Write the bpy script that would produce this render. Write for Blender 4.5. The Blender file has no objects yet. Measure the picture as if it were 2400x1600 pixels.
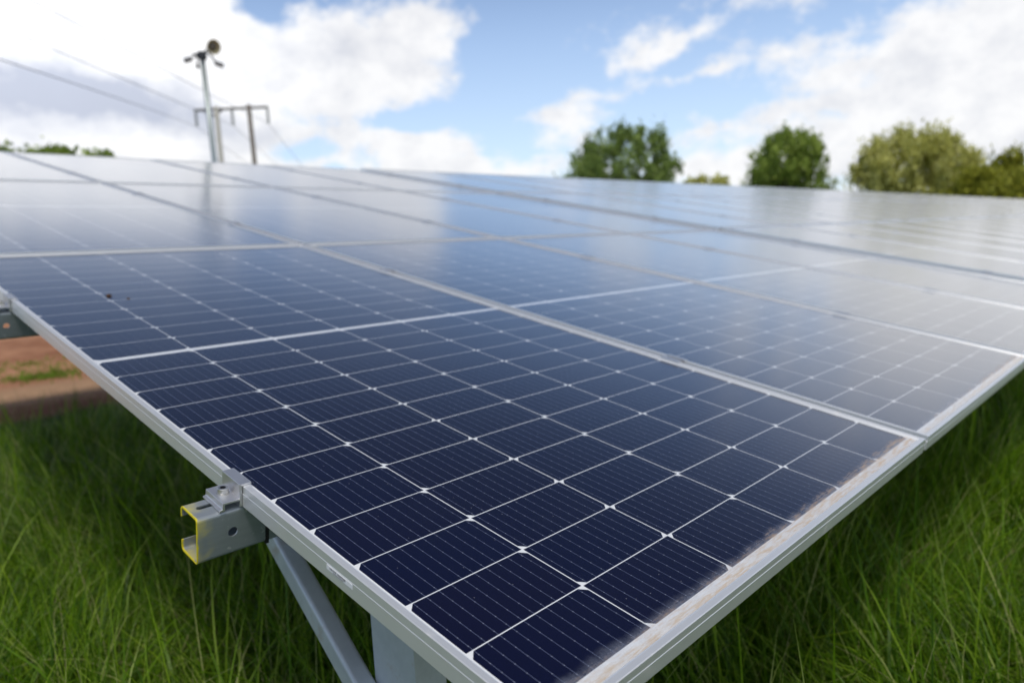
import bpy, bmesh, math, random
import numpy as np
from mathutils import Matrix, Vector

SC = bpy.context.scene
COL = SC.collection
random.seed(7)
PI = math.pi
R = math.radians

# ------------------------------------------------------------------ camera
CAM = Vector((-0.41952, -0.38503, 1.16621))
RT = Vector((0.6902487, -0.7217071, -0.0519189))          # camera right / down / forward
DN = Vector((-0.1267749, -0.0499810, -0.9906715))
FW = Vector((0.7123797, 0.6903917, -0.1259937))
cam_d = bpy.data.cameras.new('camera')
cam = bpy.data.objects.new('camera', cam_d)
COL.objects.link(cam)
cam.matrix_world = Matrix(((RT.x, -DN.x, -FW.x, CAM.x), (RT.y, -DN.y, -FW.y, CAM.y),
                           (RT.z, -DN.z, -FW.z, CAM.z), (0, 0, 0, 1)))
cam_d.sensor_width = 36
cam_d.lens = 25.388
cam_d.clip_start = 0.02
cam_d.clip_end = 4000
cam_d.dof.use_dof = True
cam_d.dof.focus_distance = 0.88
cam_d.dof.aperture_fstop = 3.7
SC.camera = cam
FPX = 1692.5


def ray(px, py):
    return RT * ((px - 1200) / FPX) + DN * ((py - 800) / FPX) + FW


def at_dist(px, py, d):
    """the point seen at a photo position, d metres away over the ground"""
    r = ray(px, py)
    return CAM + r * (d / math.hypot(r.x, r.y))


def azel(px, py):
    r = ray(px, py)
    return math.degrees(math.atan2(r.x, r.y)), math.degrees(math.atan2(r.z, math.hypot(r.x, r.y)))


# ------------------------------------------------------------------ node helpers
class E:
    """a value socket with arithmetic"""
    nt = None

    def __init__(self, s):
        self.s = s

    @staticmethod
    def op(o, *a, clamp=False):
        n = E.nt.nodes.new('ShaderNodeMath')
        n.operation = o
        n.use_clamp = clamp
        for i, x in enumerate(a):
            if isinstance(x, E):
                E.nt.links.new(x.s, n.inputs[i])
            else:
                n.inputs[i].default_value = float(x)
        return E(n.outputs[0])

    def __add__(s, o): return E.op('ADD', s, o)
    def __radd__(s, o): return E.op('ADD', o, s)
    def __sub__(s, o): return E.op('SUBTRACT', s, o)
    def __rsub__(s, o): return E.op('SUBTRACT', o, s)
    def __mul__(s, o): return E.op('MULTIPLY', s, o)
    def __rmul__(s, o): return E.op('MULTIPLY', o, s)
    def __truediv__(s, o): return E.op('DIVIDE', s, o)
    def lt(s, o): return E.op('LESS_THAN', s, o)
    def gt(s, o): return E.op('GREATER_THAN', s, o)
    def frac(s): return E.op('FRACT', s)
    def floor(s): return E.op('FLOOR', s)
    def abs(s): return E.op('ABSOLUTE', s)
    def min(s, o): return E.op('MINIMUM', s, o)
    def max(s, o): return E.op('MAXIMUM', s, o)

    def smooth(s, a, b):
        n = E.nt.nodes.new('ShaderNodeMapRange')
        n.interpolation_type = 'SMOOTHSTEP'
        n.inputs[1].default_value = a
        n.inputs[2].default_value = b
        E.nt.links.new(s.s, n.inputs[0])
        return E(n.outputs[0])


def setin(nt, sock, v):
    if isinstance(v, E):
        nt.links.new(v.s, sock)
    elif hasattr(v, 'is_output'):
        nt.links.new(v, sock)
    else:
        sock.default_value = v


def mixc(a, b, fac):
    n = E.nt.nodes.new('ShaderNodeMix')
    n.data_type = 'RGBA'
    setin(E.nt, n.inputs[0], fac)
    for s, v in ((n.inputs[6], a), (n.inputs[7], b)):
        if isinstance(v, tuple):
            s.default_value = (*v, 1) if len(v) == 3 else v
        else:
            E.nt.links.new(v, s)
    return n.outputs[2]


def noise(vec, scale, detail=3, rough=.55, dist=0):
    n = E.nt.nodes.new('ShaderNodeTexNoise')
    n.inputs['Scale'].default_value = scale
    n.inputs['Detail'].default_value = detail
    n.inputs['Roughness'].default_value = rough
    n.inputs['Distortion'].default_value = dist
    if vec is not None:
        E.nt.links.new(vec, n.inputs['Vector'])
    return n


def combine(x, y, z=0.0):
    n = E.nt.nodes.new('ShaderNodeCombineXYZ')
    for i, v in enumerate((x, y, z)):
        setin(E.nt, n.inputs[i], v)
    return n.outputs[0]


def separate(v):
    n = E.nt.nodes.new('ShaderNodeSeparateXYZ')
    E.nt.links.new(v, n.inputs[0])
    return [E(o) for o in n.outputs]


def bump(height, strength, dist):
    n = E.nt.nodes.new('ShaderNodeBump')
    n.inputs['Strength'].default_value = strength
    n.inputs['Distance'].default_value = dist
    setin(E.nt, n.inputs['Height'], height)
    return n.outputs[0]


def new_mat(name):
    m = bpy.data.materials.new(name)
    m.use_nodes = True
    E.nt = m.node_tree
    return m, m.node_tree, m.node_tree.nodes['Principled BSDF']


def texco(kind='Object'):
    return E.nt.nodes.new('ShaderNodeTexCoord').outputs[kind]


# ------------------------------------------------------------------ sky and sun
SUN_AZ, SUN_EL = 222.0, 64.0
wld = bpy.data.worlds.new('World')
SC.world = wld
wld.use_nodes = True
nt = E.nt = wld.node_tree
STR = 0.12
bg = nt.nodes['Background']
bg.inputs[1].default_value = STR
sky = nt.nodes.new('ShaderNodeTexSky')
sky.sky_type = 'NISHITA'
sky.sun_disc = False
sky.sun_elevation = R(SUN_EL)
sky.sun_rotation = R(SUN_AZ)
sky.air_density = 1.0
sky.dust_density = 0.6
sky.ozone_density = 2.0
D = texco('Generated')
dx, dy, dz = separate(D)
az = E.op('ARCTAN2', dx, dy) * (180 / PI)
el = E.op('ARCSINE', dz) * (180 / PI)
den = E.op('MAXIMUM', dz, 0.0) + 0.16
plane = combine(dx / den, dy / den, 0.0)
ang = combine(az, el * 1.25, 0.0)
wn = noise(ang, 0.16, 4, .6)
sep = nt.nodes.new('ShaderNodeSeparateColor')
nt.links.new(wn.outputs['Color'], sep.inputs[0])
wx = (E(sep.outputs[0]) - 0.5) * 5.0
wy = (E(sep.outputs[1]) - 0.5) * 3.4
P = combine(az + wx, el + wy, 0.0)


def blob(px, py, wpx, hpx, rot, amp):
    """soft cloud mass: centre, half-width and half-height, tilt (deg, up to the right positive)"""
    a, e = azel(px, py)
    mp = nt.nodes.new('ShaderNodeMapping')
    mp.vector_type = 'TEXTURE'
    mp.inputs[1].default_value = (a, e, 0)
    mp.inputs[2].default_value = (0, 0, R(rot))
    mp.inputs[3].default_value = (wpx * .0335, hpx * .0335, 1)
    nt.links.new(P, mp.inputs[0])
    g = nt.nodes.new('ShaderNodeTexGradient')
    g.gradient_type = 'SPHERICAL'
    nt.links.new(mp.outputs[0], g.inputs[0])
    return E(g.outputs['Fac']) * amp


CLOUDS = [  # left bank
    (120, 60, 560, 210, 0, 1.3), (120, 250, 560, 210, 0, 1.3), (480, 320, 380, 150, 0, 1.0), (420, 90, 280, 170, 0, .9),
    (840, 100, 300, 140, 0, 1.05), (985, 60, 190, 90, 10, .8), (900, 185, 240, 85, 0, .9), (690, 180, 240, 150, 0, .8),
    (1005, 352, 125, 72, 0, 1.7), (860, 320, 130, 100, 0, .7), (1150, 400, 330, 42, 0, 1.2), (780, 390, 300, 34, 0, .6),
    # middle wisps
    (1340, 280, 120, 75, 20, 1.1), (1240, 280, 110, 26, 0, .75), (1380, 340, 100, 60, -30, .6),
    (1490, 115, 120, 60, 25, .85), (1620, 75, 170, 28, 18, .5), (1560, 186, 220, 24, 6, .62), (1700, 15, 360, 50, 10, .30),
    # right bank
    (1800, 130, 190, 55, 6, .75), (2050, 120, 320, 90, 12, .7), (2330, 130, 420, 150, 12, .72), (2200, 260, 560, 150, 6, .72),
    (1720, 300, 330, 34, 8, .62), (2000, 380, 620, 110, 0, .75), (1700, 400, 420, 50, 0, .55), (2600, 120, 460, 300, 0, .7),
    (2000, -60, 460, 110, 8, .34), (2300, -220, 520, 240, 0, .42), (1700, -420, 500, 200, 0, .25), (60, -40, 260, 110, 0, .7), (500, -700, 420, 200, 0, .5),
    # clear gaps
    (960, 272, 120, 30, 4, -.9), (625, 15, 85, 80, 0, -1.2), (700, 345, 130, 32, 0, -.8), (1210, 140, 150, 220, 0, -.7), (1180, -180, 420, 240, 0, -.8), (150, -330, 520, 210, 0, -.7),
    (1700, 250, 130, 30, 6, -.35), (1900, 35, 300, 40, 8, -.25),
]
cov = None
for c in CLOUDS:
    b = blob(*c)
    cov = b if cov is None else cov + b
fb = E(noise(plane, 2.2, 8, .58).outputs['Fac'])
fine = E(noise(ang, 0.42, 6, .6).outputs['Fac'])
rear = az.abs().smooth(95, 150)                      # broken cloud behind the viewer
high = el.smooth(26, 45)
calm = (el.smooth(24, 34) * az.smooth(-40, -10) * az.smooth(115, 95)).max(el.smooth(17, 23) * az.smooth(16, 30) * az.smooth(72, 58)).max(el.smooth(48, 62))
field = cov + rear * 0.5 * el.smooth(60, 45) + high * 0.22 - calm * 0.85 + (fb - 0.5) * 1.1 + (fine - 0.5) * 2.0
mask = field.smooth(0.06, 0.95) * 0.95
GREYS = [(90, 222, 420, 85, -4, 1.15), (330, 255, 320, 60, -10, .5), (0, 330, 300, 40, 0, .3), (800, 120, 300, 100, 0, .22),
         (2250, 380, 500, 90, 0, .25), (2100, 180, 420, 60, 10, .18), (620, 300, 240, 60, 0, .25)]
gry = None
for c in GREYS:
    b = blob(*c)
    gry = b if gry is None else gry + b
gry = gry + (E(noise(ang, .34, 6, .62).outputs['Fac']) - .44) * 1.25
gry = E.op('MULTIPLY', gry, 1.0, clamp=True)
bright = E.op('POWER', 1.0 - gry, 1.0)
ccol = mixc((7.45, 7.42, 7.45), (3.7, 3.95, 4.7), gry)
hz = el.smooth(24, 0) * 0.55                          # pale air towards the horizon
tint = nt.nodes.new('ShaderNodeVectorMath')
tint.operation = 'MULTIPLY'
nt.links.new(sky.outputs[0], tint.inputs[0])
tint.inputs[1].default_value = (1.33, 1.28, 1.30)
zen = nt.nodes.new('ShaderNodeVectorMath')           # deeper blue overhead
zen.operation = 'SCALE'
nt.links.new(tint.outputs[0], zen.inputs[0])
nt.links.new((1.0 - el.smooth(14, 36) * .70).s, zen.inputs['Scale'])
skyc = mixc(zen.outputs[0], (5.2, 6.3, 7.7), hz)
glare = blob(60, 40, 620, 330, 0, 1.0)
vm = nt.nodes.new('ShaderNodeVectorMath')
vm.operation = 'SCALE'
nt.links.new(ccol, vm.inputs[0])
nt.links.new((glare * .46 + 1.0).s, vm.inputs['Scale'])
nt.links.new(mixc(skyc, vm.outputs[0], mask), bg.inputs[0])

sun_d = bpy.data.lights.new('sun', 'SUN')
sun_d.energy = 1.9
sun_d.angle = R(12)
sun_d.color = (1.0, .95, .87)
sun = bpy.data.objects.new('sun', sun_d)
COL.objects.link(sun)
sv = Vector((math.sin(R(SUN_AZ)) * math.cos(R(SUN_EL)), math.cos(R(SUN_AZ)) * math.cos(R(SUN_EL)), math.sin(R(SUN_EL))))
sun.rotation_euler = (-sv).to_track_quat('-Z', 'Y').to_euler()
sun.location = sv * 50

SC.view_settings.view_transform = 'Standard'
SC.view_settings.look = 'None'
SC.view_settings.exposure = 0.17
SC.view_settings.gamma = 1.0
SC.render.engine = 'CYCLES'
SC.cycles.use_denoising = True
SC.cycles.max_bounces = 8
SC.cycles.transparent_max_bounces = 4
SC.cycles.sample_clamp_indirect = 4


# ------------------------------------------------------------------ object helpers
def tag(o, label, cat=None, group=None, kind=None):
    if label: o['label'] = label
    if cat: o['category'] = cat
    if group: o['group'] = group
    if kind: o['kind'] = kind
    return o


def empty(name, M=None, loc=None):
    o = bpy.data.objects.new(name, None)
    o.empty_display_size = .1
    COL.objects.link(o)
    if M is not None: o.matrix_world = M
    if loc is not None: o.location = loc
    return o


def link(name, me, mat, parent=None, smooth=False):
    o = bpy.data.objects.new(name, me)
    COL.objects.link(o)
    if mat is not None and not me.materials: me.materials.append(mat)
    if smooth:
        me.polygons.foreach_set('use_smooth', [True] * len(me.polygons))
    if parent is not None: o.parent = parent
    return o


class MB:
    def __init__(self):
        self.v, self.f = [], []

    def add(self, vs, fs):
        k = len(self.v)
        self.v += [tuple(x) for x in vs]
        self.f += [tuple(i + k for i in f) for f in fs]
        return self

    def box(self, a, b):
        (x0, y0, z0), (x1, y1, z1) = a, b
        return self.add([(x0, y0, z0), (x1, y0, z0), (x1, y1, z0), (x0, y1, z0), (x0, y0, z1), (x1, y0, z1), (x1, y1, z1), (x0, y1, z1)],
                        [(0, 3, 2, 1), (4, 5, 6, 7), (0, 1, 5, 4), (1, 2, 6, 5), (2, 3, 7, 6), (3, 0, 4, 7)])

    def tube(self, p0, p1, r0, r1=None, n=12, cap=True):
        return self.path([p0, p1], [r0, r0 if r1 is None else r1], n, cap)

    def path(self, pts, rs, n=8, cap=True):
        pts = [Vector(p) for p in pts]
        vs, fs = [], []
        ref = None
        for i, p in enumerate(pts):
            d = (pts[min(i + 1, len(pts) - 1)] - pts[max(i - 1, 0)]).normalized()
            if ref is None:
                ref = d.orthogonal().normalized()
            ref = (ref - d * ref.dot(d)).normalized()
            b = d.cross(ref)
            r = rs[i] if not isinstance(rs, (int, float)) else rs
            for k in range(n):
                a = 2 * PI * k / n
                vs.append(p + (ref * math.cos(a) + b * math.sin(a)) * r)
        for i in range(len(pts) - 1):
            for k in range(n):
                fs.append((i * n + k, i * n + (k + 1) % n, (i + 1) * n + (k + 1) % n, (i + 1) * n + k))
        if cap:
            fs.append(tuple(range(n - 1, -1, -1)))
            fs.append(tuple(range((len(pts) - 1) * n, len(pts) * n)))
        return self.add(vs, fs)

    def lathe(self, prof, n=24, M=None):
        vs, fs = [], []
        for (r, z) in prof:
            for k in range(n):
                a = 2 * PI * k / n
                p = Vector((r * math.cos(a), r * math.sin(a), z))
                vs.append(M @ p if M is not None else p)
        for i in range(len(prof) - 1):
            for k in range(n):
                fs.append((i * n + k, i * n + (k + 1) % n, (i + 1) * n + (k + 1) % n, (i + 1) * n + k))
        return self.add(vs, fs)

    def extrude(self, prof, axis, a, b):
        """closed profile swept along x ('x': prof in y,z) or y ('y': prof in x,z)"""
        n = len(prof)
        vs = []
        for t in (a, b):
            for (p, q) in prof:
                vs.append((t, p, q) if axis == 'x' else (p, t, q) if axis == 'y' else (p, q, t))
        fs = [(i, (i + 1) % n, n + (i + 1) % n, n + i) for i in range(n)]
        fs += [tuple(range(n - 1, -1, -1)), tuple(range(n, 2 * n))]
        return self.add(vs, fs)

    def mesh(self, name):
        me = bpy.data.meshes.new(name)
        me.from_pydata(self.v, [], self.f)
        bm = bmesh.new()
        bm.from_mesh(me)
        bmesh.ops.recalc_face_normals(bm, faces=bm.faces)
        bm.to_mesh(me)
        bm.free()
        return me

    def build(self, name, mat, parent=None, smooth=False):
        return link(name, self.mesh(name), mat, parent, smooth)


def copy_tree(o, parent=None):
    c = o.copy()
    COL.objects.link(c)
    c.parent = parent
    for ch in list(o.children):
        copy_tree(ch, c)
    return c


# ------------------------------------------------------------------ materials
def simple(name, col, rough=.5, metal=0, spec=.5, var=.0, vscale=8, bumps=None):
    m, t, b = new_mat(name)
    b.inputs['Roughness'].default_value = rough
    b.inputs['Metallic'].default_value = metal
    b.inputs['Specular IOR Level'].default_value = spec
    if var:
        n = noise(texco(), vscale, 4)
        lo = tuple(c * (1 - var) for c in col)
        hi = tuple(min(1, c * (1 + var)) for c in col)
        t.links.new(mixc(lo, hi, E(n.outputs['Fac'])), b.inputs['Base Color'])
        if bumps: t.links.new(bump(E(n.outputs['Fac']), *bumps), b.inputs['Normal'])
    else:
        b.inputs['Base Color'].default_value = (*col, 1)
    return m


# anodised aluminium with faint brown rain dirt
m_alu, t, b = new_mat('anodised_aluminium')
oc = texco()
n1 = E(noise(oc, 9, 5, .65).outputs['Fac'])
n2 = E(noise(oc, 38, 3, .6).outputs['Fac'])
dirt = (n1 * .6 + n2 * .4).smooth(.56, .74)
t.links.new(mixc((.85, .86, .87), (.62, .50, .38), dirt * .30), b.inputs['Base Color'])
setin(t, b.inputs['Metallic'], 0.56 - dirt * .3)
setin(t, b.inputs['Roughness'], 0.36 + dirt * .2 + (n2 - .5) * .06)

# galvanised steel, brushed along its length, yellow marker paint on the cut end
m_galv, t, b = new_mat('galvanised_steel')
oc = texco()
x, y, z = separate(oc)
streak = E(noise(combine(x * 3.0, y * 60, z * 60), 3.0, 4, .6).outputs['Fac'])
spang = E(noise(oc, 30, 4, .6).outputs['Fac'])
scr = E(noise(combine(x * 90, y * 120, z * 140), 1.0, 2, .5, 1.5).outputs['Fac'])
base = mixc((.25, .285, .315), (.42, .46, .49), streak * .55 + spang * .45)
base = mixc(base, (.72, .73, .74), scr.smooth(.68, .74) * .6)
edge = (x + (spang - .5) * .006).smooth(.0032, .0006)
spray = (x + (spang - .5) * .05).smooth(.026, .004) * .5 * E(noise(oc, 26, 2, .5).outputs['Fac']).smooth(.40, .58)
yel = edge.max(spray) * E(noise(combine(y * 25, z * 25, 0.0), 1.6, 3).outputs['Fac']).smooth(.34, .52)
yel = yel.max(x.lt(.0006))
t.links.new(mixc(base, (.80, .66, .02), yel), b.inputs['Base Color'])
setin(t, b.inputs['Metallic'], 0.5 - yel * .5)
setin(t, b.inputs['Roughness'], 0.38 + spang * .14)

# weathered zinc on posts and braces
m_zinc, t, b = new_mat('weathered_zinc')
oc = texco()
n1 = E(noise(oc, 11, 5, .65).outputs['Fac'])
n2 = E(noise(oc, 60, 3, .6).outputs['Fac'])
base = mixc((.40, .44, .48), (.74, .78, .81), n1 * .6 + n2 * .4)
t.links.new(mixc(base, (.34, .22, .14), n1.smooth(.56, .72) * .55), b.inputs['Base Color'])
b.inputs['Metallic'].default_value = .35
setin(t, b.inputs['Roughness'], .42 + n2 * .16)

m_bright = simple('bare_cast_aluminium', (.70, .70, .72), .34, .8, .5, .08, 40)
m_bolt = simple('stainless_steel', (.66, .65, .62), .30, .9, .5, .12, 120)
m_socket = simple('dark_socket', (.05, .05, .055), .5, .5)  # inside of the hex recess, darker than the bolt steel
m_black = simple('black_strap', (.012, .012, .013), .55)
m_label = simple('label_paper', (.78, .79, .81), .45)
m_ink = simple('label_ink', (.16, .16, .18), .6)
m_back = simple('white_backsheet', (.70, .71, .72), .5)

# --- solar glass: the cells, gaps, busbars and dirt of one module, in the module's own metres
W, L = 1.134, 2.333
VC, CP, RP = 1.185, 0.184, 0.0958
m_glass, t, b = new_mat('solar_cell_glass')
oc = texco()
u, v, w_ = separate(oc)
uc = (u - W / 2) / CP + 3.0
k = uc.floor()
fu = uc.frac()
du = fu.min(1.0 - fu) * CP - 0.0008
out_u = uc.lt(0.0).max(uc.gt(6.0))
s = v - VC
low = s.lt(0.0)
d = s.abs() - (0.0072 * 1.0)
pitch = 0.0943 + low * (RP - 0.0943)
rr = d / pitch
row = rr.floor()
fr = rr.frac()
dr = fr.min(1.0 - fr) * pitch - 0.0007
out_v = d.lt(0.0).max(rr.gt(12.0))
odd = (E.op('MODULO', k + 12.0, 2.0)).gt(0.5)
ev = fr + odd * (1.0 - 2.0 * fr)
cham = (du + (ev * pitch - 0.0009)).lt(0.0085)
gap = du.lt(0.0).max(dr.lt(0.0)).max(cham).max(out_u).max(out_v)
fc = (fu * CP - .001) * (10 / (CP - .002))
fbus = (fc.frac() - 0.5).abs() * 0.0182
bus = fbus.lt(0.00030)
tt = (fr * pitch - 0.0078) / 0.0161
dot = (((tt + 0.5).frac() - 0.5).abs() * 0.0161).lt(0.00062) * fbus.lt(0.00062) * tt.gt(-.5) * tt.lt(5.5)
cid = combine(k, row + low * 40, 0.0)
wn_ = t.nodes.new('ShaderNodeTexWhiteNoise')
wn_.noise_dimensions = '3D'
oi = t.nodes.new('ShaderNodeObjectInfo')
t.links.new(combine(k, row + low * 40, E(oi.outputs['Random']) * 90), wn_.inputs['Vector'])
rnd = E(wn_.outputs['Value'])
cloudy = E(noise(oc, 7.0, 3, .6).outputs['Fac'])
cell = mixc((.0007, .0016, .0210), (.0032, .0014, .0150), rnd * .45 + cloudy * .55)
fing = ((v * (1 / .0013)).frac() - .5).abs().gt(.40)
cell = mixc(cell, (.02, .025, .06), fing * .35)
cell = mixc(cell, (.115, .135, .21), bus)
cell = mixc(cell, (.23, .25, .31), dot)
base = mixc(cell, (.84, .86, .88), gap)
# soiling: a tide line of pale film and brown silt held back by the lower lip, and scattered specks
wob = E(noise(combine(u * 1.0, 0.0, E(oi.outputs['Random']) * 30), 14, 5, .7).outputs['Fac'])
wob2 = E(noise(oc, 55, 4, .65).outputs['Fac'])
tide = (v - (wob - .5) * .026 - (wob2 - .5) * .012).smooth(.046, .026)
drip = E(noise(combine(u * 42, v * 5.0, E(oi.outputs['Random']) * 30), 1.0, 4, .65).outputs['Fac'])
grain = E(noise(oc, 420, 3, .7).outputs['Fac'])
film = tide * ((drip - .34) * .50 + (grain - .5) * .5 + .21)
film = E.op('MAXIMUM', film, 0.0)
silt = (v - (wob - .5) * .012 - u * .006).smooth(.030, .016)
siltn = E(noise(combine(u * 1.0, v * 9.0, E(oi.outputs['Random']) * 30), 34, 5, .7).outputs['Fac']).smooth(.42, .66)
rust = (v - (wob2 - .5) * .030 - (wob - .5) * .02 - u * .012).smooth(.036, .022) * siltn * (u * .6 + .36)
vor = t.nodes.new('ShaderNodeTexVoronoi')
vor.inputs['Scale'].default_value = 95
t.links.new(oc, vor.inputs['Vector'])
sp = E(vor.outputs['Distance'])
vs_ = t.nodes.new('ShaderNodeSeparateColor')
t.links.new(vor.outputs['Color'], vs_.inputs[0])
speck = sp.lt(.055) * E(vs_.outputs[0]).gt(.72)
smear = E(noise(oc, 3.2, 5, .7).outputs['Fac']).smooth(.52, .80) * .016
film = E.op('ADD', film, smear, clamp=True)
base = mixc(base, (.36, .40, .50), film)
base = mixc(base, (.56, .48, .37), silt * (.25 + siltn * .5 + (grain - .5) * .5))
base = mixc(base, (.58, .38, .20), rust * .72)
base = mixc(base, (.50, .50, .50), speck * .55)
t.links.new(base, b.inputs['Base Color'])
setin(t, b.inputs['Roughness'], 0.19 + film * .35 + rust * .4 + silt * .25 + (cloudy - .5) * .03)
b.inputs['IOR'].default_value = 1.45
b.inputs['Specular IOR Level'].default_value = .5
b.inputs['Specular Tint'].default_value = (.74, .84, 1.0, 1)
b.inputs['Coat Weight'].default_value = 1.0
b.inputs['Coat Roughness'].default_value = .16
b.inputs['Coat IOR'].default_value = 1.33
t.links.new(bump(E(noise(oc, 420, 2, .5).outputs['Fac']), .035, .001), b.inputs['Normal'])

# ------------------------------------------------------------------ the array: panel-plane frame
TILT = R(11.788)
Z0 = 0.75
ARRAY = Matrix.Translation((0, 0, Z0)) @ Matrix.Rotation(TILT, 4, 'X')
UP, VP = W + .020, L + .019            # panel pitch along and up the slope
# second table: 40 mm proud and climbing slightly along the row
TABLE_B = ARRAY @ Matrix.Translation((4 * UP + .055, 0.0, .0165)) @ Matrix.Rotation(R(-.27), 4, 'Y')

H = .005                               # lip above the cells


def frame_mesh():
    prof = [(0, -.025), (0, -.0064), (.0004, -.0060), (.0004, H - .0006), (.0015, H), (.0085, H), (.0098, H - .0006), (.0128, .0004),
            (.0128, -.0045), (.0020, -.0045), (.0020, -.0235), (.0280, -.0235), (.0280, -.025)]
    n = len(prof)
    vs = []
    for c in range(4):
        for (o, h) in prof:
            vs.append(((o, o, h), (W - o, o, h), (W - o, L - o, h), (o, L - o, h))[c])
    fs = []
    for c in range(4):
        e = (c + 1) % 4
        for i in range(n):
            j = (i + 1) % n
            fs.append((c * n + i, e * n + i, e * n + j, c * n + j))
    return MB().add(vs, fs).mesh('frame')


def make_panel():
    root = empty('solar_panel')
    link('frame', frame_mesh(), m_alu, root)
    o = .0126
    MB().box((o, o, -.0040), (W - o, L - o, 0)).build('glass', m_glass, root)
    return root


proto = make_panel()
ROWN = ['lower', 'middle', 'top']
CORN = ['first', 'second', 'third', 'fourth', 'fifth', 'sixth']
first = True


def place_panel(base, i, j, label, grp):
    global first
    o = proto if first else copy_tree(proto)
    first = False
    o.matrix_world = base @ Matrix.Translation((i * UP, j * VP, 0))
    return tag(o, label, 'solar panel', grp)


GA = 'solar panels of the near table'
GB = 'solar panels of the far table'
panelA = {}
for j in range(3):
    for i in range(4):
        if i == 0 and j == 0:
            lab = 'nearest dark blue solar panel, its silver corner pointing at the viewer'
        elif i == 0:
            lab = ['', 'solar panel directly upslope of the nearest one, at the left edge',
                   'white-reflecting solar panel under the ridge at far left, below the small green treetops'][j]
        else:
            lab = f'near-table solar panel, {CORN[i]} column from its free end, {ROWN[j]} row'
        panelA[i, j] = place_panel(ARRAY, i, j, lab, GA)


def shown(M, pts, m=60):
    for p in pts:
        q = M @ Vector(p) - CAM
        z = q.dot(FW)
        if z <= .1: continue
        if -m < 1200 + FPX * q.dot(RT) / z < 2400 + m: return True
    return False


colsB = [0, 0, 0]
for j in range(3):
    for i in range(60):
        M = TABLE_B @ Matrix.Translation((i * UP, j * VP, 0))
        if not shown(M, [(0, 0, 0), (0, L, 0), (W, L, 0), (W, 0, 0)]): continue
        colsB[j] = max(colsB[j], i + 1)
        if i < 6:
            lab = f'solar panel of the raised far table, {CORN[i]} column past the dark gap, {ROWN[j]} row'
        else:
            lab = f'thin sliver of a solar panel far along the raised table, {ROWN[j]} row'
        place_panel(TABLE_B, i, j, lab, GB)

# bar-code label on the nearest panel's side
lbl = MB().box((-.0004, .2950, -.0138), (.0006, .3476, -.0076)).build('barcode_label', m_label, panelA[0, 0])
bars = MB()
rb = random.Random(3)
yv = .3405
while yv > .3085:
    wd = rb.choice((.0003, .0004, .0006, .0009))
    if not (.3225 < yv < .3265 and rb.random() < .6):
        bars.box((-.0007, yv - wd, -.0112), (-.00035, yv, -.0085))
    yv -= wd + rb.choice((.0006, .0009, .0015))
yv = .334
while yv > .313:
    bars.box((-.0007, yv - .0006, -.0128), (-.00035, yv, -.0120))
    yv -= .0011
bars.build('barcode', m_ink, lbl)

# mud specks on the second panel
mud = simple('dried_mud', (.10, .055, .03), .9, 0, .2, .4, 200)
for (px, py, sz, lab) in ((255, 694, .007, 'larger dark brown mud crumb on the glass of the second panel'),
                          (301, 700, .0035, 'smaller brown mud crumb on the glass of the second panel')):
    r_ = ARRAY.to_3x3().inverted() @ ray(px, py)
    c_ = ARRAY.inverted() @ CAM
    q = c_ + r_ * (-c_.z / r_.z)
    bm = bmesh.new()
    bmesh.ops.create_icosphere(bm, subdivisions=2, radius=sz)
    for vv in bm.verts:
        vv.co *= 1 + random.uniform(-.3, .3)
        vv.co.z *= .55
    me = bpy.data.meshes.new('mud_crumb')
    bm.to_mesh(me)
    bm.free()
    o = link('mud_crumb', me, mud)
    o.matrix_world = ARRAY @ Matrix.Translation((q.x, q.y, sz * .3))
    tag(o, lab, 'mud', 'mud crumbs on the glass')


# ------------------------------------------------------------------ purlins (C channels) under the panels
def c_profile(y0, wy, h0, hz, lip, th, r=.006):
    """outline of a rolled C: web at y0, flanges to y0+wy, lips turned in"""
    out, inn = [], []
    pts = [(y0 + wy, h0 - lip), (y0 + wy, h0), (y0, h0), (y0, h0 - hz), (y0 + wy, h0 - hz), (y0 + wy, h0 - hz + lip)]

    def offset(d):
        a = [(y0 + wy - d, h0 - lip)]
        rad = max(r - d, .0012)
        for (cx, cy, a0) in ((y0 + wy - d - rad, h0 - d - rad, 0), (y0 + d + rad, h0 - d - rad, 90),
                             (y0 + d + rad, h0 - hz + d + rad, 180), (y0 + wy - d - rad, h0 - hz + d + rad, 270)):
            for s_ in range(5):
                t_ = R(a0 + 22.5 * s_)
                a.append((cx + rad * math.cos(t_), cy + rad * math.sin(t_)))
        a.append((y0 + wy - d, h0 - hz + lip))
        return a
    return offset(0) + offset(th)[::-1]


HP = -.0255
PUR_V = [.556, 1.735]


def purlin_mesh(u0, u1):
    mb = MB().extrude(c_profile(0, .050, 0, .068, .016, .0024), 'x', 0, u1 - u0)
    return mb.mesh('steel_purlin')


def cut(me, cutters):
    a = bpy.data.objects.new('cut_tmp', me)
    COL.objects.link(a)
    tmp = []
    for c in cutters:
        cm = c.mesh('cut')
        o = bpy.data.objects.new('cut', cm)
        COL.objects.link(o)
        md = a.modifiers.new('b', 'BOOLEAN')
        md.operation = 'DIFFERENCE'
        md.solver = 'EXACT'
        md.object = o
        tmp.append(o)
    dg = bpy.context.evaluated_depsgraph_get()
    res = bpy.data.meshes.new_from_object(a.evaluated_get(dg))
    for o in tmp + [a]:
        bpy.data.objects.remove(o)
    return res


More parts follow.
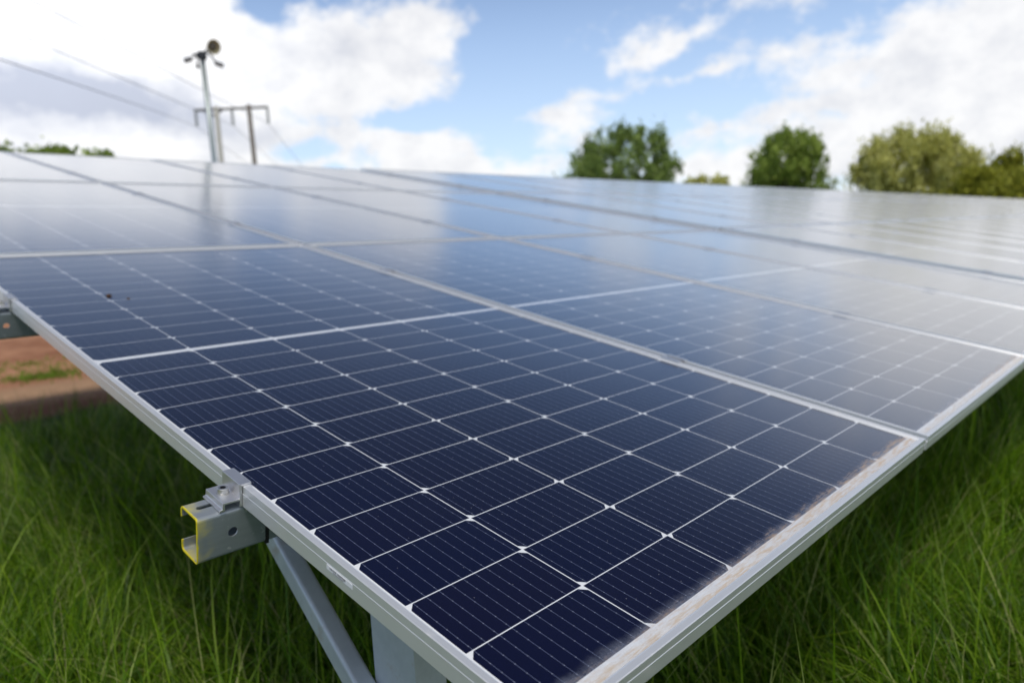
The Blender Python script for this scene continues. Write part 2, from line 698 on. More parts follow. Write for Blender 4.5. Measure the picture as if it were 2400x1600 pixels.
def holes(xs_hole, xs_slot):
    cs = []
    for x in xs_hole:
        cs.append(MB().tube((x, -.02, -.034), (x, .02, -.034), .0068, n=24))
    for x in xs_slot:
        n = 10
        pr = [(x + .013 + .0045 * math.cos(R(-90 + 180 * i / n)), .028 + .0045 * math.sin(R(-90 + 180 * i / n))) for i in range(n + 1)]
        pr += [(x - .013 + .0045 * math.cos(R(90 + 180 * i / n)), .028 + .0045 * math.sin(R(90 + 180 * i / n))) for i in range(n + 1)]
        cs.append(MB().extrude(pr, 'z', -.02, .02))
    return cs


ENDX = -.0625
pm = cut(purlin_mesh(ENDX, 4.60), holes([.049, .30, .60], [.029, .30, .60]))
GP = 'steel purlins under the near table'
PL = ['galvanised channel purlin with a yellow-edged cut end sticking out beside the nearest clamp',
      'grey channel purlin jutting out at the left edge of the photo above bare soil']
for j in range(3):
    for q in range(2):
        o = link('steel_purlin', pm, m_galv)
        o.matrix_world = ARRAY @ Matrix.Translation((ENDX, j * VP + PUR_V[q], HP))
        idx = j * 2 + q
        tag(o, PL[idx] if idx < 2 else f'galvanised channel purlin hidden under the {ROWN[j]} panel row, {"lower" if q == 0 else "upper"} of its two', 'purlin', GP)
bandm = MB()
bandm.extrude([(-.0012, .0015), (.0512, .0015), (.0512, -.0695), (-.0012, -.0695)], 'x', 0, .005)
o = bandm.build('cable_tie', m_black)
o.matrix_world = ARRAY @ Matrix.Translation((.034, PUR_V[0], HP))
tag(o, 'black strap wrapped around the purlin where it meets the panel frame', 'strap')


# ------------------------------------------------------------------ clamps
def bolt_parts(root, x, y, z, s=1.0):
    n = 20
    mb = MB().lathe([(.0001, .0), (.0068 * s, 0), (.0070 * s, .0005), (.0070 * s, .0070), (.0064 * s, .0078), (.0038 * s, .0078)], n)
    mb.lathe([(.0080 * s, -.0014), (.0080 * s, .0), (.006 * s, .0)], n)
    o = mb.build('bolt', m_bolt, root, False)
    o.location = (x, y, z)
    so = MB().lathe([(.0038 * s, .0078), (.0036 * s, .0036), (.0001, .0036)], 6).build('hex_socket', m_socket, o)
    return o


def make_end_clamp():
    """pressed Z clamp: lip over the frame, wall, shelf with the bolt, small step and foot"""
    root = empty('end_clamp')
    t_ = .0030
    top, bot = .0083, HP + .0004
    sh = bot + .0125
    pr = [(.0125, top), (.0125, top - t_), (-.0008, top - t_), (-.0008, bot), (-.0042, bot), (-.0042, sh - t_), (-.0245, sh - t_),
          (-.0245, bot + .0002), (-.0318, bot + .0002), (-.0318, bot + .0030), (-.0282, bot + .0040), (-.0275, sh), (-.0042, sh), (-.0042, top)]
    o = MB().extrude(pr, 'y', 0, .052).build('clamp_body', m_bright, root)
    md = o.modifiers.new('bevel', 'BEVEL')
    md.width = .0005
    md.segments = 2
    md.limit_method = 'ANGLE'
    bolt_parts(root, -.0150, .027, sh + .0014, 1.05)
    return root


def make_mid_clamp():
    root = empty('mid_clamp')
    t_ = .0028
    g = .020
    pr = [(-.010, H + .0002), (-.010, H + t_), (.0025, H + t_), (.0025, H - .010), (g - .0025, H - .010), (g - .0025, H + t_), (g + .010, H + t_),
          (g + .010, H + .0002), (g - .0003, H + .0002), (g - .0003, H - .0126), (.0003, H - .0126), (.0003, H + .0002)]
    MB().extrude(pr, 'y', 0, .052).build('clamp_body', m_bright, root)
    bolt_parts(root, g / 2, .026, H - .0086, .8)
    return root


ec = make_end_clamp()
nec = 0
GE = 'end clamps holding the outer frames'
for (base, grp, words) in ((ARRAY, 'end clamps of the near table', 'near'), (TABLE_B, 'end clamps of the far table', 'far')):
    for j in range(3):
        for q in range(2):
            o = ec if nec == 0 else copy_tree(ec)
            o.matrix_world = base @ Matrix.Translation((0, j * VP + PUR_V[q] - .001, 0))
            if nec == 0:
                lab = 'silver end clamp with a socket bolt gripping the nearest panel above the yellow-edged purlin'
            elif nec == 1:
                lab = 'blurred end clamp at the left edge of the photo on the second purlin'
            else:
                lab = f'end clamp on the left frame of the {words} table, {ROWN[j]} panel row, {"lower" if q == 0 else "upper"} purlin'
            tag(o, lab, 'clamp', grp)
            nec += 1
mc = make_mid_clamp()
nmc = 0
for (base, ncol, word) in ((ARRAY, 3, 'near'), (TABLE_B, 4, 'far')):
    for i in range(1, ncol + 1):
        for j in range(3):
            for q in range(2):
                o = mc if nmc == 0 else copy_tree(mc)
                nmc += 1
                o.matrix_world = base @ Matrix.Translation((i * UP - .020, j * VP + PUR_V[q], 0))
                if word == 'near' and i == 1 and j == 0 and q == 0:
                    lab = 'silver mid clamp bridging the nearest panel and its right neighbour, closest to the low edge'
                else:
                    lab = f'mid clamp in the {CORN[i-1]} seam of the {word} table, {ROWN[j]} panel row, {"lower" if q == 0 else "upper"} of two'
                tag(o, lab, 'clamp', f'mid clamps of the {word} table')


# ------------------------------------------------------------------ posts, braces, rafters
def slope_z(y, h=0.0):
    return Z0 + y * math.tan(TILT) + h / math.cos(TILT)


def make_support(x, first_=False):
    top = slope_z(.45, HP - .068 - .075)
    MB_ = MB()
    MB_.extrude([(x, .39), (x + .055, .39), (x + .055, .396), (x + .006, .396), (x + .006, .484), (x + .055, .484), (x + .055, .490), (x, .490)], 'z', -.3, top)
    p = MB_.build('support_post', m_zinc)
    tag(p, 'grey galvanised channel post standing in the grass under the nearest panel' if first_ else
        'grey galvanised channel post under the third column of the near table', 'post', 'support posts of the near table')
    a = Vector((0, .300, .36))
    e = Vector((0, .760, slope_z(.760, HP - .14)))
    d = (e - a).normalized()
    nrm = Vector((0, -d.z, d.y))
    mb = MB()
    vs = []
    for q in (a - d * .02, e):
        for (xx, k) in ((x - .034, -.019), (x - .002, -.019), (x - .002, .019), (x - .034, .019)):
            vs.append(Vector((xx, 0, 0)) + q + nrm * k)
    mb.add(vs, [(0, 1, 2, 3), (7, 6, 5, 4), (0, 4, 5, 1), (1, 5, 6, 2), (2, 6, 7, 3), (3, 7, 4, 0)])
    br = mb.build('diagonal_brace', m_zinc)
    md = br.modifiers.new('bevel', 'BEVEL')
    md.width = .007
    md.segments = 4
    tag(br, 'pale galvanised diagonal brace rising from the post to the nearest purlin' if first_ else
        'galvanised diagonal brace at the post under the third column', 'brace', 'diagonal braces of the near table')
    mb = MB()
    h1 = HP - .0685
    mb.extrude([(x + .002, h1), (x + .052, h1), (x + .052, h1 - .006), (x + .008, h1 - .006), (x + .008, h1 - .069), (x + .052, h1 - .069), (x + .052, h1 - .075), (x + .002, h1 - .075)], 'y', .35, 6.9)
    ra = mb.build('steel_rafter', m_zinc)
    ra.matrix_world = ARRAY
    tag(ra, 'galvanised rafter channel running uphill under the ' + ('nearest panel column' if first_ else 'third panel column'), 'rafter', 'rafters of the near table')


make_support(.15, True)

# ------------------------------------------------------------------ ground
m_gnd, t, b = new_mat('field_ground')
oc = texco()
x, y, z = separate(oc)
na = E(noise(oc, .55, 5, .6).outputs['Fac'])
nb = E(noise(oc, 5.0, 5, .65).outputs['Fac'])
ncl = E(noise(oc, 28, 4, .6).outputs['Fac'])
soil = mixc((.26, .105, .055), (.55, .29, .165), (na * .4 + nb * .4 + ncl * .2).smooth(.36, .62))
soil = mixc(soil, (.46, .33, .20), (y + (na - .5) * 1.6).smooth(7.0, 7.6) * (y + (nb - .5) * 1.0).smooth(8.9, 8.3) * .5)
soil = mixc(soil, (.27, .105, .058), (y + (nb - .5) * .7).smooth(7.25, 6.85))
turf = mixc((.020, .034, .008), (.040, .062, .014), nb)
onsoil = (y + (na - .5) * .8).smooth(6.3, 6.6) * (y + (na - .5) * 3).smooth(24, 21) * (x + (na - .5)).smooth(9, 7)
t.links.new(mixc(turf, soil, onsoil), b.inputs['Base Color'])
b.inputs['Roughness'].default_value = .95
b.inputs['Specular IOR Level'].default_value = .1
t.links.new(bump(nb * .7 + ncl * .3, .9, .06), b.inputs['Normal'])
g = MB().add([(-900, -900, 0), (900, -900, 0), (900, 900, 0), (-900, 900, 0)], [(0, 1, 2, 3)]).build('ground', m_gnd)
tag(g, None, None, None, 'structure')

# ------------------------------------------------------------------ grass
rng = np.random.default_rng(11)


def blades(px, py, ln, wd, tint, lean, bend, head, seg=6, z=None):
    n = len(px)
    ts = np.linspace(0, 1, seg)
    th = np.zeros((n, seg))
    pos = np.zeros((n, seg, 3))
    side = np.zeros((n, 3))
    hx, hy = np.cos(head), np.sin(head)
    pos[:, 0, 0] = px
    pos[:, 0, 1] = py
    if z is not None: pos[:, 0, 2] = z
    tw = rng.normal(0, .25, n)
    for i in range(seg):
        th[:, i] = np.minimum(lean + bend * ts[i] ** 1.4, 2.0)
        if i:
            a = .5 * (th[:, i] + th[:, i - 1])
            ds = ln / (seg - 1)
            curl = tw * ts[i]
            pos[:, i, 0] = pos[:, i - 1, 0] + ds * np.sin(a) * np.cos(head + curl)
            pos[:, i, 1] = pos[:, i - 1, 1] + ds * np.sin(a) * np.sin(head + curl)
            pos[:, i, 2] = np.maximum(pos[:, i - 1, 2] + ds * np.cos(a), .01)
    rot = rng.uniform(-1.0, 1.0, n)
    sx, sy = -np.sin(head + rot), np.cos(head + rot)
    wv = np.array([.8, 1.0, .95, .8, .5, .06])[:seg] if seg == 6 else np.linspace(1, .08, seg)
    V = np.zeros((n, seg, 2, 3))
    for i in range(seg):
        h = wd * wv[i] * .5
        off = np.stack([sx * h, sy * h, np.zeros(n)], 1)
        V[:, i, 0] = pos[:, i] - off
        V[:, i, 1] = pos[:, i] + off
    base = (np.arange(n) * seg * 2)[:, None, None]
    q = np.array([[2 * i, 2 * i + 1, 2 * i + 3, 2 * i + 2] for i in range(seg - 1)])[None]
    F = (base + q).reshape(-1, 4)
    return V.reshape(-1, 3), F, np.repeat(tint, seg - 1)


def np_mesh(name, V, F, tint):
    me = bpy.data.meshes.new(name)
    me.vertices.add(len(V))
    me.vertices.foreach_set('co', V.astype(np.float32).ravel())
    nf, nv = F.shape
    me.loops.add(nf * nv)
    me.loops.foreach_set('vertex_index', F.astype(np.int32).ravel())
    me.polygons.add(nf)
    me.polygons.foreach_set('loop_start', (np.arange(nf) * nv).astype(np.int32))
    try:
        me.polygons.foreach_set('loop_total', np.full(nf, nv, np.int32))
    except Exception:
        pass
    me.update(calc_edges=True)
    at = me.attributes.new('tint', 'FLOAT', 'FACE')
    at.data.foreach_set('value', tint.astype(np.float32))
    return me


def leaf_mat(name, cols, trans=.35, rough=.5, spec=.14):
    m, t, b = new_mat(name)
    a = t.nodes.new('ShaderNodeAttribute')
    a.attribute_name = 'tint'
    cr = t.nodes.new('ShaderNodeValToRGB')
    el_ = cr.color_ramp.elements
    while len(el_) < len(cols): el_.new(.5)
    for i, c in enumerate(cols):
        el_[i].position = c[0]
        el_[i].color = (*c[1], 1)
    t.links.new(a.outputs['Fac'], cr.inputs[0])
    t.links.new(cr.outputs[0], b.inputs['Base Color'])
    b.inputs['Roughness'].default_value = rough
    b.inputs['Specular IOR Level'].default_value = spec
    tr = t.nodes.new('ShaderNodeBsdfTranslucent')
    t.links.new(cr.outputs[0], tr.inputs[0])
    mx = t.nodes.new('ShaderNodeMixShader')
    mx.inputs[0].default_value = trans
    out = t.nodes['Material Output']
    t.links.new(b.outputs[0], mx.inputs[1])
    t.links.new(tr.outputs[0], mx.inputs[2])
    t.links.new(mx.outputs[0], out.inputs[0])
    return m


m_grass = leaf_mat('grass_blade', [(0, (.046, .116, .004)), (.40, (.132, .268, .008)), (.75, (.30, .45, .028)), (.90, (.48, .57, .16)), (1, (.60, .50, .28))], .48, .40, .26)

patches = [  # x0,x1,y0,y1, blades per m2, length
    (-1.2, 3.2, .9, 3.2, 3600, .44), (-1.6, 3.6, 3.2, 6.7, 1900, .36), (.2, 3.0, -1.7, .9, 3600, .44), (3.0, 6.5, -2.2, 1.6, 1700, .42),
    (6.5, 12, -3, 2.5, 420, .42), (-1.2, .2, -1.7, .9, 900, .40), (-6, -1.6, 0.5, 6.6, 260, .36)]
VS, FS, TS = [], [], []
off = 0
for (x0, x1, y0, y1, dens, ln0) in patches:
    n = int((x1 - x0) * (y1 - y0) * dens * 1.75)
    px = rng.uniform(x0, x1, n)
    py = rng.uniform(y0, y1, n)
    # tufts: pull a share of the blades towards tuft centres and give each tuft its own set
    nt_ = max(4, n // 26)
    tx, ty = rng.uniform(x0, x1, nt_), rng.uniform(y0, y1, nt_)
    ti = rng.integers(0, nt_, n)
    pull = rng.random(n) < .75
    px = np.where(pull, tx[ti] + rng.normal(0, .035, n), px)
    py = np.where(pull, ty[ti] + rng.normal(0, .035, n), py)
    lim = 5.75 + .25 * np.sin(px * 2.1) + .15 * np.sin(px * 5.3)
    keep = py < lim - rng.exponential(.25, n)
    thd = rng.uniform(0, 2 * PI, nt_)
    swirl = 1.9 * np.sin(px * 1.7 + 1.0) + 1.6 * np.cos(py * 2.1 + px)
    head = np.where(pull, thd[ti] * .35 + swirl, swirl) + rng.normal(0, .9, n)
    tl = rng.normal(1, .22, nt_).clip(.5, 1.5)
    ln = ln0 * (tl[ti] * rng.uniform(.55, 1.25, n)).clip(.25, 1.7)
    ln = ln * (1 - .55 * np.clip((py - lim + 1.3) / 1.3, 0, 1))
    wd = np.where(rng.random(n) < .16, rng.uniform(.0050, .0085, n), rng.uniform(.0017, .0042, n)) * (1 + .5 * (dens < 2000))
    tt_ = rng.random(nt_)
    tint = (.08 + .62 * tt_[ti] + rng.normal(0, .2, n)).clip(0, .93)
    stalk = rng.random(n) < .045
    tint = np.where(stalk, rng.uniform(.88, 1, n), tint)
    wd = np.where(stalk, .0022, wd)
    ln = np.where(stalk, np.minimum(ln * 1.15, .5), np.minimum(ln, .6))
    lean = np.where(rng.random(n) < .30, rng.uniform(.7, 1.45, n), np.abs(rng.normal(.28, .30, n)))
    bend = np.abs(rng.normal(1.5, .9, n)) * np.where(stalk, .6, 1)
    a = [q[keep] for q in (px, py, ln, wd, tint, lean, bend, head)]
    V, F, T = blades(*a)
    VS.append(V); FS.append(F + off); TS.append(T)
    off += len(V)
me = np_mesh('grass', np.concatenate(VS), np.concatenate(FS), np.concatenate(TS))
me.polygons.foreach_set('use_smooth', [True] * len(me.polygons))
gr = link('grass', me, m_grass)
tag(gr, 'long unmown green grass growing around and under the panels', 'grass', None, 'stuff')

# low weeds on the bare soil
n = 1500
wx_, wy_ = [], []
for (cx, cy, sx, sy, k_) in ((1.72, 9.2, .22, .20, 520), (2.05, 9.5, .30, .3, 160), (1.6, 10.4, .5, .3, 200), (1.9, 10.9, .5, .3, 150)):
    wx_.append(rng.normal(cx, sx, k_))
    wy_.append(rng.normal(cy, sy, k_))
wx_, wy_ = np.concatenate(wx_), np.concatenate(wy_)
n = len(wx_)
V, F, T = blades(wx_, wy_, rng.uniform(.02, .07, n), rng.uniform(.008, .025, n), rng.uniform(.4, .9, n), rng.uniform(.3, 1.0, n), rng.uniform(.2, .9, n), rng.uniform(0, 6.28, n))
we = link('weeds', np_mesh('weeds', V, F, T), leaf_mat('weed_leaf', [(0, (.08, .15, .015)), (.5, (.16, .26, .02)), (1, (.24, .33, .05))], .4))
tag(we, 'low bright green weeds sprouting on the bare red soil', 'weeds', None, 'stuff')

# ------------------------------------------------------------------ trees beyond the array
m_bark = simple('tree_bark', (.11, .085, .06), .9, 0, .2, .4, 3, (.8, .05))
m_leaf = {
    'dark': leaf_mat('dark_green_leaf', [(0, (.13,.19,.05)), (.5, (.25,.345,.085)), (1, (.40,.50,.15))], .30, .5),
    'mid': leaf_mat('mid_green_leaf', [(0, (.16,.235,.04)), (.5, (.30,.40,.075)), (1, (.47,.56,.13))], .32, .5),
    'willow': leaf_mat('willow_leaf', [(0, (.36,.36,.08)), (.5, (.62,.61,.17)), (1, (.76,.74,.30))], .35, .5),
    'olive': leaf_mat('olive_leaf', [(0, (.22,.225,.025)), (.5, (.37,.375,.045)), (1, (.38,.39,.06))], .35, .5)}


def tree(name, label, cat, base, h, trunk_h, lobes, leaf, size, kind, grp, nclump, per, crad=.6, upright=0.0):
    """lobes: (x, z, rx, rz) seen across the view, y depth taken as rx*.8"""
    root = empty(name, None, base)
    vd = Vector((base.x - CAM.x, base.y - CAM.y, 0)).normalized()
    side = Vector((vd.y, -vd.x, 0))
    rs = np.random.default_rng(abs(hash((round(base.x, 1), kind))) % 9999 if False else int(abs(base.x * 13 + base.y * 7)) % 9999)
    cl = []
    wts = np.array([l[2] * l[3] for l in lobes])
    wts = wts / wts.sum()
    for i in range(nclump):
        l = lobes[rs.choice(len(lobes), p=wts)]
        d_ = rs.normal(0, 1, 3)
        d_ /= np.linalg.norm(d_)
        rr_ = rs.random() ** (1 / 3) * .55 + .45 * rs.random() ** .35
        rr_ = min(rr_, .98) * rs.uniform(.86, 1.0)
        c = side * (l[0] + d_[0] * rr_ * l[2]) + vd * (d_[1] * rr_ * l[2] * .8) + Vector((0, 0, l[1] + d_[2] * rr_ * l[3]))
        cl.append(c)
    limbs = MB()
    top = Vector((0, 0, trunk_h))
    limbs.path([(0, 0, -.3), (0, 0, trunk_h * .5), top, (0, 0, h * .72)], [h * .030, h * .024, h * .019, h * .006], 10)
    for c in cl[::max(1, nclump // 34)]:
        st = Vector((0, 0, rs.uniform(.35, .7) * min(c.z, h * .7)))
        mid = st.lerp(c, .5) + Vector((0, 0, -.04 * h))
        limbs.path([st, mid, c], [h * .008, h * .005, h * .0015], 5, False)
    limbs.build('trunk', m_bark, root)
    n = nclump * per
    C = np.array([tuple(c) for c in cl])
    ctint = rs.random(nclump)
    ci = rs.integers(0, nclump, n)
    rad = crad * rs.uniform(.6, 1.35, nclump)
    ctr = C[ci] + rs.normal(0, 1, (n, 3)) * rad[ci][:, None] * np.array([.55, .55, .55 + upright])
    e1 = rs.normal(0, 1, (n, 3))
    e1 /= np.linalg.norm(e1, axis=1)[:, None]
    if upright: e1[:, 2] *= (1 + 2 * upright)
    e2 = rs.normal(0, 1, (n, 3))
    e2 -= e1 * (e1 * e2).sum(1)[:, None] / (e1 * e1).sum(1)[:, None]
    e2 /= np.linalg.norm(e2, axis=1)[:, None]
    sz = size * rs.uniform(.6, 1.3, n)[:, None]
    V = np.stack([ctr - e1 * sz, ctr + e2 * sz * .55, ctr + e1 * sz, ctr - e2 * sz * .55], 1).reshape(-1, 3)
    F = np.arange(n * 4).reshape(-1, 4)
    T = (ctint[ci] * .6 + rs.random(n) * .4).clip(0, 1)
    link('crown', np_mesh('crown', V, F, T), m_leaf[leaf], root)
    return tag(root, label, cat, grp)


def tree_px(name, label, cat, px, ytop, D_, lobes_px, leaf, nclump, per, kind, grp, size=.22, crad=.6, upright=0.0, trunk=.25):
    """crown given by ellipses in photo pixels (cx, cy, rx, ry), built at its real size D_ metres away"""
    base = at_dist(px, 540, D_)
    base.z = 0
    m = D_ / FPX * 1.04
    topz = at_dist(px, ytop, D_).z
    lob = []
    for (cx, cy, rx, ry) in lobes_px:
        p = at_dist(cx, cy, D_)
        vd = Vector((base.x - CAM.x, base.y - CAM.y, 0)).normalized()
        side = Vector((vd.y, -vd.x, 0))
        lob.append(((p - base).dot(side), p.z, max(rx - 7, 6) * m, max(ry - 17, 5) * m))
    return tree(name, label, cat, base, topz, topz * trunk, lob, leaf, size, kind, grp, nclump, per, crad, upright)


GT = 'trees beyond the panels'
tree_px('broadleaf_tree', 'wide dark green tree with a lobed crown, left of the two isolated trees', 'tree', 1462, 282, 70,
        [(1455, 400, 128, 100), (1412, 340, 56, 54), (1452, 322, 36, 46), (1492, 325, 40, 48), (1535, 335, 38, 55), (1365, 390, 50, 54), (1562, 400, 42, 66), (1382, 440, 106, 62), (1505, 450, 100, 60)],
        'dark', 430, 42, 1, GT, .155, .42, .35)
tree_px('broadleaf_tree', 'rounded green tree standing alone between the wide dark tree and the willow', 'tree', 1846, 298, 66,
        [(1845, 385, 92, 92), (1840, 345, 66, 52), (1880, 350, 52, 50), (1810, 410, 66, 52), (1890, 405, 60, 56), (1920, 430, 48, 40), (1775, 440, 40, 46), (1850, 470, 115, 56)],
        'mid', 360, 42, 2, GT, .145, .40, .25)
tree_px('willow_tree', 'large yellow-green willow with a broad crown and drooping sprays', 'tree', 2140, 297, 62,
        [(2120, 390, 105, 90), (2105, 335, 38, 38), (2195, 345, 48, 50), (2050, 365, 40, 45), (2230, 400, 60, 60), (2020, 410, 34, 40), (2080, 430, 40, 38), (2190, 440, 60, 45), (2000, 440, 18, 22), (2285, 380, 26, 40), (2140, 500, 120, 40)],
        'willow', 430, 44, 3, GT, .145, .46, .35)
tree_px('round_bush', 'dense olive-green bush rounding up against the willow at its right', 'bush', 2310, 380, 54,
        [(2300, 440, 52, 60), (2330, 460, 60, 52), (2290, 480, 70, 50)], 'olive', 150, 44, 4, GT, .18, .5, .0, .2)
tree_px('young_tree', 'thin airy tree with sparse foliage rising behind the bushes near the right edge', 'tree', 2358, 350, 64,
        [(2345, 385, 22, 26), (2380, 375, 24, 24), (2360, 420, 30, 30)], 'olive', 42, 26, 5, GT, .2, .5, .2)
tree_px('leafy_bush', 'olive bush at the far right edge of the photo under the airy tree', 'bush', 2405, 400, 50,
        [(2390, 450, 48, 52), (2430, 440, 50, 56), (2400, 490, 80, 50)], 'olive', 140, 44, 6, GT, .18, .5, .0, .2)
tree_px('distant_shrub', 'low grey-green shrub peeping over the ridge, left of the pair between the two trees', 'shrub', 1640, 416, 130,
        [(1625, 432, 26, 14), (1646, 425, 12, 14)], 'willow', 30, 30, 7, 'distant shrubs over the ridge', .4, .7, .0, .2)
tree_px('distant_shrub', 'flat-topped grey-green shrub peeping over the ridge, right of the pair between the two trees', 'shrub', 1686, 411, 130,
        [(1684, 430, 28, 20), (1680, 440, 30, 16)], 'willow', 36, 30, 8, 'distant shrubs over the ridge', .4, .7, .0, .2)
tree_px('treetop', 'green treetop at the extreme left corner of the ridge', 'tree', 5, 336, 48,
        [(-15, 384, 50, 36), (20, 380, 26, 28)], 'mid', 60, 34, 9, 'treetops over the left ridge', .2, .45, .1)
tree_px('treetop', 'longest light green treetop over the left end of the ridge', 'tree', 120, 337, 48,
        [(120, 381, 60, 32), (135, 377, 30, 28), (95, 379, 22, 26), (165, 383, 24, 26)], 'mid', 90, 34, 10, 'treetops over the left ridge', .2, .42, .1)
tree_px('treetop', 'tiny green treetop right of the longer one, barely above the ridge', 'tree', 232, 356, 60,
        [(222, 378, 12, 30), (247, 378, 11, 29)], 'mid', 18, 28, 11, 'treetops over the left ridge', .22, .4, .1)

# ------------------------------------------------------------------ camera mast with horn loudspeaker
m_mast = simple('painted_mast_steel', (.36, .41, .41), .38, .55, .5, .15, 2)
m_dark = simple('dark_housing', (.035, .037, .04), .45, .1)
m_lampg = simple('grey_lamp_housing', (.30, .31, .32), .45, .2)
m_horn = simple('beige_horn_plastic', (.60, .52, .30), .5, 0, .4, .08, 8)
m_hornin = simple('horn_throat', (.20, .17, .13), .55)
DM = 16.0
ptop = at_dist(474.5, 140, DM)
pbot = at_dist(503, 380, DM)
axis = (ptop - pbot).normalized()
foot = ptop + axis * (-ptop.z / axis.z)
vd = Vector((foot.x - CAM.x, foot.y - CAM.y, 0)).normalized()
side = Vector((vd.y, -vd.x, 0))
mast = empty('camera_mast', None, foot)
tag(mast, 'grey steel camera mast topped with a beige horn loudspeaker and small lamps', 'camera mast')


def mp(px, py, dd=0.0):
    p = at_dist(px, py, DM + dd)
    return p - foot


MB().path([(0, 0, -.4), (ptop - foot) * .5, ptop - foot], [.062, .055, .048], 16).build('pole', m_mast, mast, True)
head = MB()
c = mp(473, 130)
head.path([c + Vector((0, 0, -.075)), c + Vector((0, 0, -.07)), c + Vector((0, 0, .05)), c + Vector((0, 0, .075))], [.06, .095, .095, .04], 14)
head.path([mp(450, 126), mp(466, 133)], [.022, .028], 8)
hd = head.build('camera_head', m_dark, mast)
d1 = MB()
q = mp(463, 150)
d1.path([q + Vector((0, 0, .10)), q + Vector((0, 0, .03)), q + Vector((0, 0, -.01)), q + Vector((0, 0, -.075)), q + Vector((0, 0, -.09))], [.012, .014, .026, .040, .02], 12)
d1.build('dome_camera', m_dark, mast)
MB().path([mp(478, 122), mp(488, 123), mp(498, 136), mp(503, 145)], [.02, .02, .022, .014], 8).build('bracket_arm', m_dark, mast)
MB().path([mp(462, 130), mp(450, 137)], [.016, .012], 8).build('bracket_arm', m_dark, mast)
for (xa, ya, xb, yb) in ((431, 143, 450, 138), (503, 147, 524, 155)):
    a, b_ = mp(xa, ya), mp(xb, yb)
    dd = (b_ - a).normalized()
    nn = dd.cross(vd).normalized()
    mb = MB()
    vs = []
    for qv in (a, b_):
        for (s1, s2) in ((-.10, -.028), (.10, -.028), (.10, .028), (-.10, .028)):
            vs.append(qv + vd * s1 + nn * s2)
    mb.add(vs, [(0, 1, 2, 3), (7, 6, 5, 4), (0, 4, 5, 1), (1, 5, 6, 2), (2, 6, 7, 3), (3, 7, 4, 0)])
    mb.build('flood_lamp', m_lampg, mast)
hc = mp(499, 110)
hdir = (-vd + side * .55 + Vector((0, 0, -.35))).normalized()
q = hdir.to_track_quat('Z', 'Y').to_matrix().to_4x4()
q = Matrix.Translation(hc) @ q
hb = MB().lathe([(.02, -.16), (.055, -.155), (.06, -.08), (.075, -.05), (.12, 0), (.142, .03), (.146, .045), (.138, .045), (.11, .005), (.065, -.045), (.0005, -.05)], 28, q).build('horn', m_horn, mast, True)
MB().lathe([(.085, -.018), (.09, -.010), (.060, .012), (.040, .015), (.0005, .016)], 20, q).build('horn_throat', m_hornin, hb, True)
MB().path([mp(478, 128), mp(484, 116), hc - hdir * .1], [.016, .016, .018], 8).build('horn_bracket', m_dark, mast)

# ------------------------------------------------------------------ H-frame power pole and its wires
m_wood = simple('weathered_pole_timber', (.20, .175, .15), .85, 0, .2, .35, 1.2)
m_wood2 = simple('greyed_pole_timber', (.46, .45, .40), .85, 0, .2, .2, 1.2)
m_iron = simple('crossarm_steel', (.16, .15, .14), .6, .3)
m_ins = simple('grey_insulator', (.36, .38, .37), .35)
m_wire = simple('aluminium_wire', (.17, .175, .185), .5, .3)
DH = 40.0
f0 = at_dist(545, 380, DH)
f0.z = 0
hp = empty('power_pole', None, f0)
tag(hp, 'wooden H-frame power pole, two timbers joined by a crossarm with hanging insulators', 'power pole')
rel = lambda px, py: at_dist(px, py, DH) - f0


def timber(xt, yt, xb, yb, r, mat):
    a, b_ = rel(xt, yt), rel(xb, yb)
    d_ = (a - b_).normalized()
    base = a + d_ * (-(a.z + .5) / d_.z)
    MB().path([base, a.lerp(base, .5), a], [r * 1.25, r * 1.1, r], 12).build('timber', mat, hp, True)


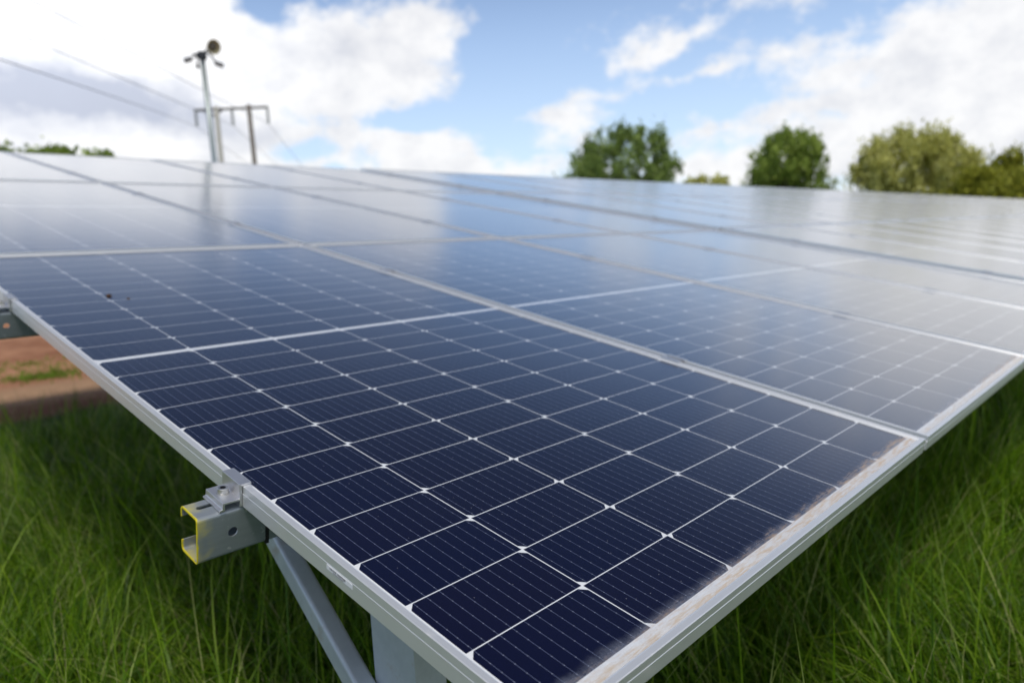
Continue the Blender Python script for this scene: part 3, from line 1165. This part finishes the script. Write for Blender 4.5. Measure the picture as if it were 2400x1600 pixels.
timber(506, 250, 519, 378, .115, m_wood2)
timber(582.5, 246, 597, 382, .112, m_wood)
MB().path([rel(455, 259), rel(628, 251)], [.068, .068], 8).build('crossarm', m_iron, hp)
MB().path([rel(480, 260), rel(505, 272), rel(520, 258)], [.05, .05, .05], 6).build('arm_brace', m_iron, hp)
INS = []
for (xa, ya, xb, yb) in ((458, 259, 462, 297), (543, 255, 546, 294), (626, 251, 630, 290)):
    a, b_ = rel(xa, ya), rel(xb, yb)
    b_ = a + Vector((0, 0, -1)) * (a - b_).length
    n = 7
    pr, rr_ = [], []
    for i in range(n):
        for (tq, r_) in ((0, .03), (.35, .085), (.6, .085), (.9, .03)):
            pr.append(a.lerp(b_, (i + tq) / n))
            rr_.append(r_)
    MB().path(pr, rr_, 10).build('insulator', m_ins, hp)
    INS.append(b_ + f0)
near_px = [((0, 140), (200, 205)), ((0, 62), (230, 160)), ((110, 20), (290, 115))]
lab = ['lowest of the three power lines at upper left, sagging to the left insulator',
       'middle one of the three power lines, sagging to the centre insulator',
       'highest of the three power lines at upper left, leading to the right insulator']
for kx, (A, nb_) in enumerate(zip(INS, near_px)):
    P0 = at_dist(*nb_[0], 17.0)
    dirh = Vector((P0.x - A.x, P0.y - A.y, 0))
    ln_ = dirh.length
    dirh /= ln_
    # parabola through the insulator, a mid point and the near point, carried on past the frame
    zc = {}
    r_ = ray(*nb_[1])
    M_ = np.array([[r_.x, -dirh.x], [r_.y, -dirh.y]])
    sol = np.linalg.solve(M_, np.array([A.x - CAM.x, A.y - CAM.y]))
    sm, zm = sol[1], CAM.z + r_.z * sol[0]
    co = np.linalg.solve(np.array([[sm, sm * sm], [ln_, ln_ * ln_]]), np.array([zm - A.z, P0.z - A.z]))
    pts = []
    for i in range(25):
        s_ = (ln_ + 30) * i / 24
        pts.append(A + dirh * s_ + Vector((0, 0, co[0] * s_ + co[1] * s_ * s_)))
    far = at_dist(*((905, 560), (900, 540), (885, 520))[kx], 170)
    back = []
    for i in range(1, 17):
        s_ = i / 16
        p = A.lerp(far, s_)
        p.z = A.z * (1 - s_) + (A.z - 1) * s_ - 9.0 * s_ * (1 - s_)
        back.append(p)
    MB().path(back[::-1] + pts, .011, 6).build('power_line', m_wire)
    o = bpy.context.scene.objects[-1] if False else COL.objects[-1]
    tag(o, lab[kx], 'power line', 'power lines on the H-frame pole')
